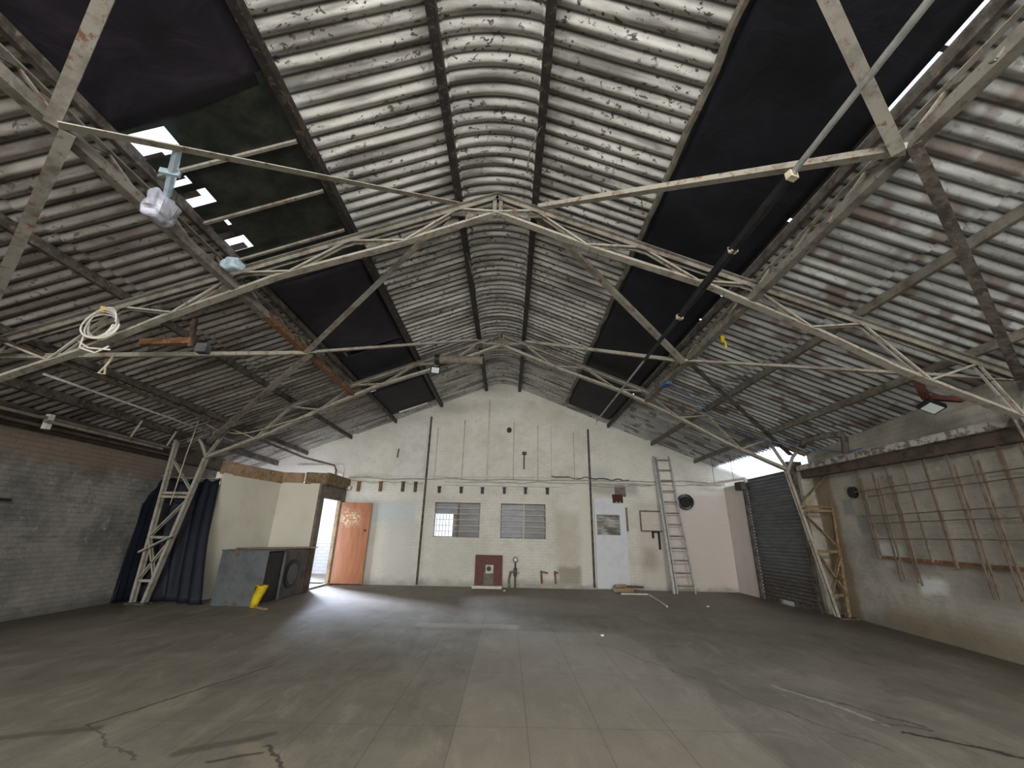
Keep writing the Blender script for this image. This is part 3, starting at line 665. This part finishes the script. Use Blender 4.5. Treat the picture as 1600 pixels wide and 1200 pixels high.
for k, (x, z0, z1, mat, r, lab) in enumerate((
    (-2.1,2.75,4.2,'painted_pipe',.012,'thin vertical conduit just right of the pale board'),
    (-1.33,2.7,4.45,'painted_pipe',.016,'vertical conduit between the pale board and the ridge'),
    (-.62,2.72,5.1,'white',.020,'pale vertical conduit below the ridge, left of centre'),
    (.12,2.75,4.4,'painted_pipe',.012,'vertical conduit right of the round wall mark'),
    (.82,2.72,4.35,'painted_pipe',.012,'vertical conduit above the right window'),
    (1.2,2.72,4.3,'white',.010,'thin pale conduit right of the upper right window'),
    (1.86,2.86,4.15,'painted_pipe',.012,'bent vertical conduit left of the right channel'))):
    pipe('wall_conduit', [(x,YB-.02,z0),(x,YB-.02,z1)], r, mat, lab, 'conduit', 6)
# bracket stubs in a row
st = MB().box((0,0,0),(.075,.10,.20)).box((0,-.02,.09),(.09,.08,.03))
zz = [(-4.18,2.46,'rust'),(-3.57,2.47,'rust'),(-2.95,2.48,'steel_dark'),(-2.6,2.48,'steel_dark'),(-1.93,2.42,'black'),(-1.32,2.42,'black'),(-.73,2.42,'black'),(-.12,2.43,'black'),(.47,2.44,'black'),(1.08,2.44,'black')]
lab = ['rust brown bracket stub nearest the doorway beam','rusty bracket stub with a wider head, above the orange door','dark bracket stub between the rusty stubs and the dark channel','dark bracket stub just left of the dark wall channel',
 'black bracket stub above the left edge of the left window','black bracket stub above the middle of the left window','black bracket stub above the right edge of the left window','black bracket stub above the left edge of the right window','black bracket stub above the middle of the right window','black bracket stub above the right edge of the right window']
for (x, z, mt), lb in zip(zz, lab):
    h = .24 if x < -2.3 else .14
    tag(MB().box((x,YB-.05,z),(.075,.09,h)).box((x,YB-.04,z+h/2+.02),(.10,.07,.03)).build('bracket_stub', mt), lb, 'bracket', 'row of bracket stubs on the gable wall')
tag(MB().tube([(-.02,YB-.1,4.17),(-.02,YB,4.17)],.07,14).build('wall_socket','black'), 'small dark round fitting high on the gable wall', 'fitting')
tag(MB().bar((.42,YB-.06,3.52),(.42,YB-.06,3.05),.035,.03,(0,1,0)).box((.43,YB-.05,3.5),(.12,.08,.08)).build('iron_bracket','steel_dark'), 'rusty iron bracket hanging on the gable wall above the right window', 'bracket')
tag(MB().bar((-3.18,YB-.05,3.55),(-3.2,YB-.05,3.3),.03,.03,(0,1,0)).build('iron_hook','steel_dark'), 'dark iron hook on the large pale wall board', 'hook')
# brown panel with socket, leaning
t = thing('brown_panel', 'dark red brown board with a cut-out socket leaning on the gable wall', 'board', (-.48,11.75,0))
mb = MB(); X0, X1 = -.83, -.12; yb = 11.78
mb.box(((X0-.0+ -.60)/2,yb,.42),(-.60-X0,.03,.72)).box(((X1-.34)/2,yb,.42),(X1+.34,.03,.72)).box((-.47,yb,.67),(.26,.03,.22)).build('panel','board_brown',t)
MB().box((-.47,yb+.03,.3),(.26,.02,.5)).build('inner_plate','timber_grey',t)
sb = MB().box((-.45,yb-.0,.44),(.2,.05,.2)).build('socket_box','white',t); MB().tube([(-.47,yb-.05,.45),(-.47,yb,.45)],.06,12).build('socket','timber_dark',sb)
MB().box((-.5,yb-.12,.03),(.76,.16,.06)).build('plinth','paleboard',t)
tag(MB().box((-.2,YB-.03,2.6),(3.3,.05,.07)).build('wall_ledge','paleboard'), 'pale painted timber rail on the gable wall above the windows', 'rail')
# valve with gauge
t = thing('valve_standpipe', 'small valve standpipe with round gauge on the gable wall', 'valve', (.22,11.8,0))
MB().tube([(.22,11.8,0),(.22,11.8,.62)],.02,8).build('pipe','steel_dark',t); MB().tube([(.22,11.8,.28),(.22,11.8,.48)],.045,8).build('valve_body','steel_dark',t)
gg = MB().tube([(.22,11.77,.68),(.22,11.82,.68)],.07,16).build('gauge','steel',t); MB().tube([(.22,11.76,.68),(.22,11.775,.68)],.04,16).build('gauge_face','tube',gg)
MB().tube([(.22,11.8,.4),(.1,11.8,.38),(.06,11.8,.2),(.07,11.8,0)],.03,8).tube([(.22,11.8,.36),(.32,11.8,.36)],.012,6).build('hose','steel',t)
for x, lb, s in ((.92,'left of the two low iron brackets near the floor',1),(1.28,'right of the two low iron brackets near the floor',1)):
    tag(MB().bar((x,11.86,.12),(x-.02*s,11.86,.42),.05,.05,(0,1,0)).bar((x-.03,11.86,.40),(x+.16 if x < 1 else x+.06,11.85,.37),.04,.04).build('low_bracket','rust'), 'rusty '+lb, 'bracket')
# blocked opening frame and black brackets left of the ladder
t = thing('wall_frame', 'empty framed recess with two rails left of the ladder', 'frame', (3.9,YB,1.5))
for a, b in (((3.63,1.46),(3.63,1.98)),((3.63,1.98),(4.2,1.98)),((3.63,1.46),(4.2,1.46))): MB().bar((a[0],YB-.02,a[1]),(b[0],YB-.02,b[1]),.035,.035,(0,1,0)).build('frame_bar','timber_grey',t)
for z in (1.62,1.8): MB().bar((3.63,YB-.03,z),(4.2,YB-.03,z),.015).build('rail','white',t)
tag(MB().box((3.93,YB-.03,1.37),(.05,.04,.18)).box((4.09,YB-.03,1.22),(.05,.04,.44)).box((4.01,YB-.03,1.44),(.2,.04,.04)).build('black_bracket','black'), 'pair of black metal straps below the framed recess by the ladder', 'bracket')
t = thing('exhaust_pipe', 'dark round exhaust opening on the gable wall right of the ladder', 'exhaust', (4.92,YB,2.2))
MB().tube([(4.9,YB-.01,2.24),(4.88,YB-.2,2.24)],[.2,.19],24,False).build('collar','dark_metal',t,smooth=True,solid=.02)
MB().tube([(4.9,YB-.12,2.24),(4.9,YB-.04,2.24)],.15,20).build('opening','black',t)
# ladder
t = thing('ladder', 'tall aluminium double ladder leaning against the gable wall', 'ladder', (4.35,11.6,0))
bl, tl, br_, tr = (4.16,11.35,0), (4.13,11.82,3.5), (4.68,11.35,0), (4.56,11.82,3.5)
MB().bar(bl,tl,.03,.08).build('side_rail','alu',t); MB().bar(br_,tr,.03,.07).build('side_rail','alu',t)
MB().bar((4.21,11.30,0),(4.18,11.76,3.45),.03,.08).build('side_rail','alu',t)
MB().bar((4.11,11.28,0),(4.08,11.74,3.45),.02,.08).build('side_rail','alu',t)
for k in range(12):
    f = (k+.6)/12; a = Vector(bl).lerp(Vector(tl), f); b = Vector(br_).lerp(Vector(tr), f); MB().tube([a,b],.017,8).build('rung','steel',t)
# debris
t = thing('wood_debris', 'broken brown wood pieces on the floor by the white door', 'debris', (3.0,11.5,0))
MB().box((2.95,11.55,.06),(.5,.16,.12),-.15).build('plank','timber',t); MB().box((3.15,11.45,.13),(.55,.12,.04),-.35).build('plank','timber_dark',t); MB().box((2.85,11.4,.15),(.3,.1,.05),.2).build('plank','timber',t)
tag(MB().bar((2.75,11.0,.02),(3.4,11.0,.02),.03).bar((3.4,11.0,.02),(3.2,9.2,.02),.03).build('thin_stick','white'), 'thin bent white stick lying on the floor before the wood debris', 'stick')
for (x, y, s, lb) in ((-.05,11.2,.05,'white scrap on the floor near the brown board'),(4.1,9.4,.05,'white scrap on the floor in front of the shutter'),(1.35,6.6,.04,'white scrap in the middle of the floor')):
    tag(MB().box((x,y,.01),(s,s*.6,.02),.5).build('paper_scrap','tube'), lb, 'scrap')
# fluorescent batten, rear right, hanging
t = thing('tube_light', 'long white tube light hanging by rods beside the shutter', 'light', (5.7,10.4,2.6))
MB().tube([(5.25,11.4,2.66),(5.75,10.2,2.7)],.03,10).build('tube','tube',t); MB().tube([(5.74,10.22,2.7),(5.76,10.18,2.6)],.04,8).build('end_cap','white',t)
for f in (.3,.75): MB().tube([(5.25+.5*f,11.4-1.2*f,2.66),(5.25+.5*f,11.4-1.2*f,3.42)],.006,5).build('rod','steel_dark',t)

# ------------------------------------------------------------ right side: wall beam, rack, pipes
t = thing('wall_beam', 'heavy flaking timber and steel beam along the top of the right wall', 'beam', (6.0,5,2.5))
def wp(y, dx, z): return (wx(min(y,8.7))+dx, y, z)
MB().bar(wp(-2.7,-.1,2.62),wp(4,-.1,2.62),.2,.1).bar(wp(4,-.1,2.62),(6.12,8.7,2.72),.2,.1).build('top_plate','flaky',t)
MB().bar(wp(-2.7,-.06,2.48),wp(4,-.06,2.48),.12,.16).bar(wp(4,-.06,2.48),(6.16,8.7,2.6),.12,.16).build('bottom_timber','timber_dark',t)
t = thing('wall_rack', 'rusty bar grid rack fixed to the right wall', 'rack', (5.95,6,1.0))
for y, z0, z1 in ((7.35,1.05,2.5),(7.28,1.1,2.35),(6.98,.75,2.4),(6.90,.78,2.3),(6.66,.75,2.5),(6.60,.72,2.3),(6.3,1.05,2.48),(5.93,1.0,2.45),(5.55,.68,2.46),(5.48,.68,2.3),(5.22,.7,2.4),(5.15,.6,2.3),(4.86,1.0,2.45),(4.6,.9,2.4),(4.3,.9,2.4)):
    MB().bar((wx(y)-.06,y,z0),(wx(y)-.06,y,z1),.020 if y not in (5.93,4.86) else .03).build('upright_bar','rack',t)
for z, y0, y1 in ((2.5,7.35,4.0),(2.13,7.5,3.6),(2.03,7.2,3.6),(1.72,7.45,3.6),(1.60,7.2,3.6),(1.36,7.35,3.6)):
    MB().tube([(wx(y)-.085,y,z+.008*noise.noise(Vector((y*3,z,0)))) for y in [y0+(y1-y0)*k/12 for k in range(13)]],.009,6).build('cross_bar','rack',t)
MB().angle((wx(7.3)-.03,7.3,1.05),(wx(3.8)-.03,3.8,1.0),.05,.01).build('bottom_angle','rust',t)
tag(MB().tube([(wx(7.6)+.01,7.62,2.14),(wx(7.6)-.05,7.62,2.14)],[.1,.1],20).build('wall_flue_hole','black'), 'dark round flue hole in the right wall beside the ochre column', 'hole')
t = thing('floodlight', 'black floodlight with a white lens under the right roof slope', 'floodlight', (5.2,4.85,2.9))
# tilted square lamp
def flood(t, c, nrm, up, w, h, dp):
    n = Vector(nrm).normalized(); u = Vector(up).cross(n).normalized(); v = n.cross(u); c = Vector(c)
    def slab(a, b, ww, hh):
        mb = MB(); i = 0
        for d in (a, b):
            for x, y in ((-1,-1),(1,-1),(1,1),(-1,1)): mb.v.append(c+n*d+u*x*ww/2+v*y*hh/2)
        mb.f = [(3,2,1,0),(4,5,6,7),(0,1,5,4),(1,2,6,5),(2,3,7,6),(3,0,4,7)]; return mb
    bd = slab(-dp, 0, w, h).build('lamp_body','black',t,bevel=.006); slab(.001, .006, w*.78, h*.78).build('lamp_lens','lampglass',bd)
flood(t, (5.15,4.8,2.86), (-.35,-.35,-.87), (0,1,0), .21, .17, .06)
MB().bar((5.2,4.83,2.9),(5.25,4.9,3.1),.02).build('bracket','steel_dark',t)
t = thing('red_bracket', 'dark red L-shaped steel bracket above the right floodlight', 'bracket', (5.3,4.9,3.0))
MB().bar((5.02,4.75,3.2),(5.12,4.8,2.98),.09,.02).build('upright','red',t); MB().bar((5.1,4.8,3.0),(5.5,4.75,2.96),.06,.06).build('arm','red',t)
pipe('elbow_pipe', [(5.75,7.0,2.72),(5.75,6.95,2.95),(5.68,6.9,3.03),(5.55,7.1,3.05),(5.45,7.5,3.04),(5.45,7.6,2.95)], .055, 'steel_dark', 'dark bent pipe rising from the beam on the right wall', 'pipe', 12)
pipe('blue_rope', [(2.86,7.2,3.98),(3.3,7.3,3.85),(4.0,7.7,3.45),(4.7,7.9,3.2),(5.3,7.8,3.02),(5.9,7.3,2.8),(5.85,7.0,2.76),(5.9,6.8,2.78)], .012, 'blue', 'blue rope slung under the right slope to the wall beam', 'rope', 6)
tag(MB().box((2.86,7.15,3.97),(.12,.2,.07),.2).build('blue_rag','blue'), 'blue rag tied round the right girder', 'rag')
tag(MB().box((2.95,5.2,3.93),(.05,.02,.10),.3).box((2.98,5.2,3.85),(.03,.02,.1),.9).build('yellow_tag','yellow'), 'yellow tag hanging from the right girder', 'tag')

# ------------------------------------------------------------ left side
# dark curtain behind the column
def curtain_fn(a, b):
    path = [(-7.06,8.35),(-7.02,8.72),(-6.5,8.9),(-5.88,8.62)]; n = len(path)-1; k = min(int(a*n), n-1); f = a*n-k
    x = path[k][0]*(1-f)+path[k+1][0]*f; y = path[k][1]*(1-f)+path[k+1][1]*f; d = 1-b
    w = .05*math.sin(a*46+2*math.sin(b*3))*(.3+d)
    top = 2.25-.07*abs(math.sin(a*PI*5)) if a > .25 else 1.7+a*2.0
    return (x+d*(.42*a if a > .3 else .02)+w*.3, y-d*.28*a+w-d*.05, .015+b*top)
o = MB().grid(curtain_fn, 110, 20).build('dark_curtain','curtain',smooth=True,solid=.004); tag(o, 'dark navy cloth curtain hanging in the left corner behind the lattice column', 'curtain')
pipe('curtain_rail', [(-7.05,8.6,2.28),(-6.5,8.9,2.27),(-5.9,8.7,2.27)], .008, 'cable_grey', 'thin wire holding the dark curtain', 'wire', 5)
tag(MB().box((-5.98,8.75,2.33),(.12,.04,.14)).build('white_card','tube'), 'small white card at the top right of the dark curtain', 'card')
tag(MB().bar((-6.78,8.28,.86),(-6.22,8.25,1.16),.05,.03).build('loose_lath','steel_pale'), 'loose pale lath tied across the left lattice column', 'lath')
# metal cabinets
t = thing('metal_cabinet', 'battered grey metal cabinet lying by the cream lobby wall, open at its right side', 'cabinet', (-4.9,8.7,0))
mb = MB(); x0, x1, y0, y1, z1 = -5.28, -4.42, 8.34, 9.0, .92
mb.box(((x0+x1)/2,y0,z1/2),(x1-x0,.02,z1)).box(((x0+x1)/2,y1,z1/2),(x1-x0,.02,z1)).box((x0,(y0+y1)/2,z1/2),(.02,y1-y0,z1)).box(((x0+x1)/2,(y0+y1)/2,z1),(x1-x0+.04,y1-y0+.04,.02)).box(((x0+x1)/2,(y0+y1)/2,.02),(x1-x0,y1-y0,.03)).build('body','grey_metal',t,bevel=.004)
MB().box((-4.86,8.67,.46),(.8,.62,.86)).build('inside_shade','black',t)  # black block painted as the shade inside the open cabinet
t = thing('machine_case', 'dark machine case with a large round hatch, behind the grey cabinet', 'machine', (-4.95,9.7,0))
MB().box((-4.95,9.68,.45),(.98,1.3,.9)).build('case','dark_metal',t,bevel=.01)
hr = MB().tube([(-4.47,9.42,.45),(-4.43,9.42,.45)],.27,28).build('hatch_ring','black',t); MB().tube([(-4.45,9.42,.45),(-4.415,9.42,.45)],.2,28).build('hatch','grey_metal',hr)
MB().box((-4.46,10.15,.45),(.04,.34,.86)).build('side_panel','timber_dark',t); MB().bar((-4.45,9.03,0),(-4.45,9.03,.9),.05,.05,(0,1,0)).build('corner_post','steel_dark',t)
MB().bar((-5.4,9.03,.93),(-4.45,10.3,.93),.3,.02).build('top_tray','timber',t)
t = thing('yellow_tub', 'yellow plastic tub standing in front of the open cabinet', 'tub', (-4.3,8.3,0))
MB().tube([(-4.47,8.25,0),(-4.45,8.26,.1),(-4.40,8.28,.34),(-4.40,8.28,.35)],[.06,.065,.10,.105],16,False).build('tub','yellow',t,smooth=True,solid=.008)
MB().tube([(-4.465,8.255,.02),(-4.41,8.275,.28)],[.045,.08],16).build('inside_shade','black',t)  # black core painted as the shade inside the tub
tag(MB().box((-4.25,8.1,.02),(.34,.06,.03),-.6).build('wood_offcut','timber'), 'pale wood offcut on the floor beside the yellow tub', 'offcut')
tag(MB().box((XL+.05,6.05,1.62),(.05,.16,.035)).build('wall_slot','black'), 'small black slot in the left wall', 'slot')
# stacked timbers and gutter on top of the left wall
t = thing('stacked_timbers', 'long timbers stacked on top of the left wall', 'timbers', (-6.9,7,2.6))
for k, (xa, ya, xb, yb2, z, w, mt) in enumerate(((-6.95,3.5,-6.98,8.6,2.66,.14,'timber_dark'),(-6.85,5.9,-6.85,8.3,2.78,.1,'timber_grey'),(-6.75,5.9,-6.8,8.1,2.72,.05,'steel'),(-6.9,3.3,-6.9,6.3,2.76,.09,'timber_grey'))):
    MB().bar((xa,ya,z),(xb,yb2,z+.02),w,.04).build('plank',mt,t)
MB().box((-6.82,6.0,2.73),(.07,.07,.22)).build('upright_block','paleboard',t)
for k, y in enumerate((7.1, 7.9)): pipe('hanger_rod', [(-6.45,y,3.05),(-6.55,y,2.76)], .018, 'steel_pale', ['near pale hanger rod under the left eaves purlin','far pale hanger rod under the left eaves purlin'][k], 'rod', 6)
pipe('pull_rope', [(-6.16,8.0,3.31),(-6.25,8.05,2.6),(-6.35,8.15,1.9),(-6.4,8.2,1.7)], .009, 'rope', 'white rope hanging down beside the left lattice column', 'rope', 5)
# conduits under the left slope
pipe('long_conduit', [(-5.72,2.2,3.25),(-5.72,4.5,3.25),(-5.72,9.9,3.22),(-5.55,11.2,3.14),(-4.9,11.75,3.02),(-4.86,11.8,2.9),(-4.86,11.82,2.66)], .028, 'conduit', 'long brown conduit under the left slope bending down at the gable wall', 'conduit', 8)
pipe('long_conduit', [(-6.0,5.0,3.12),(-6.02,7.2,3.12),(-6.05,9.0,3.10)], .016, 'cable_grey', 'thin pale conduit beside the long brown conduit', 'conduit', 6)
pipe('wall_cable', [(-6.0,11.86,3.02),(-4.75,11.86,3.05),(-4.68,11.86,3.0),(-4.68,11.86,2.8)], .014, 'white', 'white cable bent over the lobby on the gable wall', 'cable', 6)
tag(MB().box((-4.72,11.85,2.76),(.13,.08,.1)).build('junction_box','white'), 'white junction box on the gable wall above the orange door', 'box')
pipe('hanging_cable', [(-6.15,8.2,3.28)]+[(-6.15+1.35*k/10, 8.25, 3.25-.16*math.sin(PI*k/10)+.04*k/10) for k in range(1,11)]+[(-4.1,8.3,3.55)], .009, 'rope', 'pale cable sagging from the left slope to the farther truss', 'cable', 5)
# cable coil on the nearest truss
mb = MB()
for c in range(5):
    r = .15+.012*c; cx, cy, cz = -4.62+.015*c, 4.2-.02*c, 3.42
    mb.tube([(cx+r*math.cos(a*PI/12)*.95, cy+.03*math.sin(a*PI/7+c), cz+r*math.sin(a*PI/12)) for a in range(25)], .010, 6, False)
mb.tube([(-4.72,4.15,3.3),(-4.7,4.14,3.12),(-4.5,4.13,3.06),(-4.4,4.15,3.15)], .011, 6); mb.tube([(-4.75,4.15,3.2),(-4.6,4.14,3.12),(-4.35,4.13,3.10)], .01, 6)
tag(mb.build('cable_coil','white',smooth=True), 'coil of white cable hung on the nearest truss, left side', 'cable coil')
tag(MB().box((-4.62,4.15,3.6),(.05,.03,.07),.4).build('yellow_tie','yellow'), 'yellow tie holding the white cable coil', 'tie')
pipe('knotted_rope', [(-4.78,4.6,3.26),(-4.8,4.6,3.15),(-4.83,4.6,3.08),(-4.88,4.6,3.0),(-4.8,4.6,2.99),(-4.83,4.6,3.1)], .014, 'rope', 'knotted pale cord hanging from the pale brace on the left', 'cord', 6)
t = thing('motor_box', 'rusty mounting bar with a small grey box under the left slope', 'bracket', (-4.4,4.9,3.5))
MB().bar((-4.75,4.85,3.52),(-4.15,4.9,3.58),.08,.08).build('bar','rust',t); MB().box((-4.02,4.95,3.5),(.14,.1,.12)).build('box','dark_metal',t); MB().bar((-4.2,4.9,3.9),(-4.15,4.9,3.5),.05,.05,(0,1,0)).build('hanger','timber_dark',t)
# blue tape wrapped items on the left girder
t = thing('taped_strut', 'pale blue taped strut hanging from a brace beside the left girder', 'strut', (-3.1,3.2,4.0))
MB().tube([(-2.80,2.58,4.27),(-3.0,2.80,4.21),(-3.18,3.0,4.14)],[.03,.036,.03],8).build('strut','tape_blue',t)
MB().box((-3.0,2.78,4.2),(.15,.03,.05),.3).build('tape_wing','tape_blue',t)
def bag(c, s, seed):
    mb = MB(); c = Vector(c)
    def fn(a, b):
        th = 2*PI*a; ph = PI*b; d = Vector((math.sin(ph)*math.cos(th)*s[0], math.sin(ph)*math.sin(th)*s[1], math.cos(ph)*s[2]))
        return c+Vector([math.copysign(abs(k/s[i])**.7*s[i], k) for i, k in enumerate(d)])*(1+.32*noise.noise(d*14+Vector((seed,0,0))))
    return mb.grid(fn, 28, 16)
tag(bag((-3.22,3.02,4.03),(.09,.14,.13),1).build('plastic_bundle','tape_lilac'), 'crumpled grey lilac plastic bundle on the left girder', 'bundle')
tag(bag((-3.2,4.0,4.13),(.10,.08,.07),5).build('plastic_bundle','tape_blue'), 'pale blue taped bundle on the left girder next to the nearest truss', 'bundle')
# fan duct and small floodlight at the farther truss
t = thing('ribbed_duct', 'brown ribbed duct with a black end near the ridge at the farther truss', 'duct', (-1,8.1,4.6))
n = 40; MB().tube([(-1.52+.92*k/n, 8.0, 4.72-.0*k) for k in range(n+1)], [.085+.008*(k%2) for k in range(n+1)], 16).build('hose','duct',t)
MB().tube([(-1.6,8.0,4.72),(-1.5,8.0,4.72)], .11, 16).build('end_cap','black',t)
t = thing('floodlight', 'small black floodlight with a white lens below the ribbed duct', 'floodlight', (-1.55,8.2,4.5))
flood(t, (-1.6,8.1,4.52), (.25,-.8,-.55), (0,0,1), .2, .15, .05); MB().bar((-1.62,8.15,4.6),(-1.62,8.2,4.72),.02).build('bracket','tube',t)
# loose wires hanging by the ridge purlins
pipe('loose_wire', [(.255,3.2,5.39),(.15,3.3,5.15),(.13,3.3,5.0),(.12,3.35,4.9)], .008, 'cable_dark', 'loose dark wire hanging beside the right ridge purlin, in front of the nearest truss', 'wire', 5)
pipe('loose_wire', [(.255,5.2,5.39),(.14,5.3,5.1),(.10,5.3,4.95)], .008, 'cable_dark', 'loose dark wire hanging beside the right ridge purlin, behind the nearest truss', 'wire', 5)
pipe('loose_wire', [(-.73,5.3,5.4),(-.66,5.5,5.2),(-.62,5.9,5.05)], .010, 'steel_dark', 'loose dark strip hanging beside the left ridge purlin', 'wire', 5)
tag(MB().tube([(-3.1,11.15,zr(2.87)+.035),(-2.35,11.2,zr(2.12)+.035)],.022,8).build('white_rod','tube'), 'white rod by the edge of the farthest left black cover', 'tube')  # thin white rod laid along the cover edge
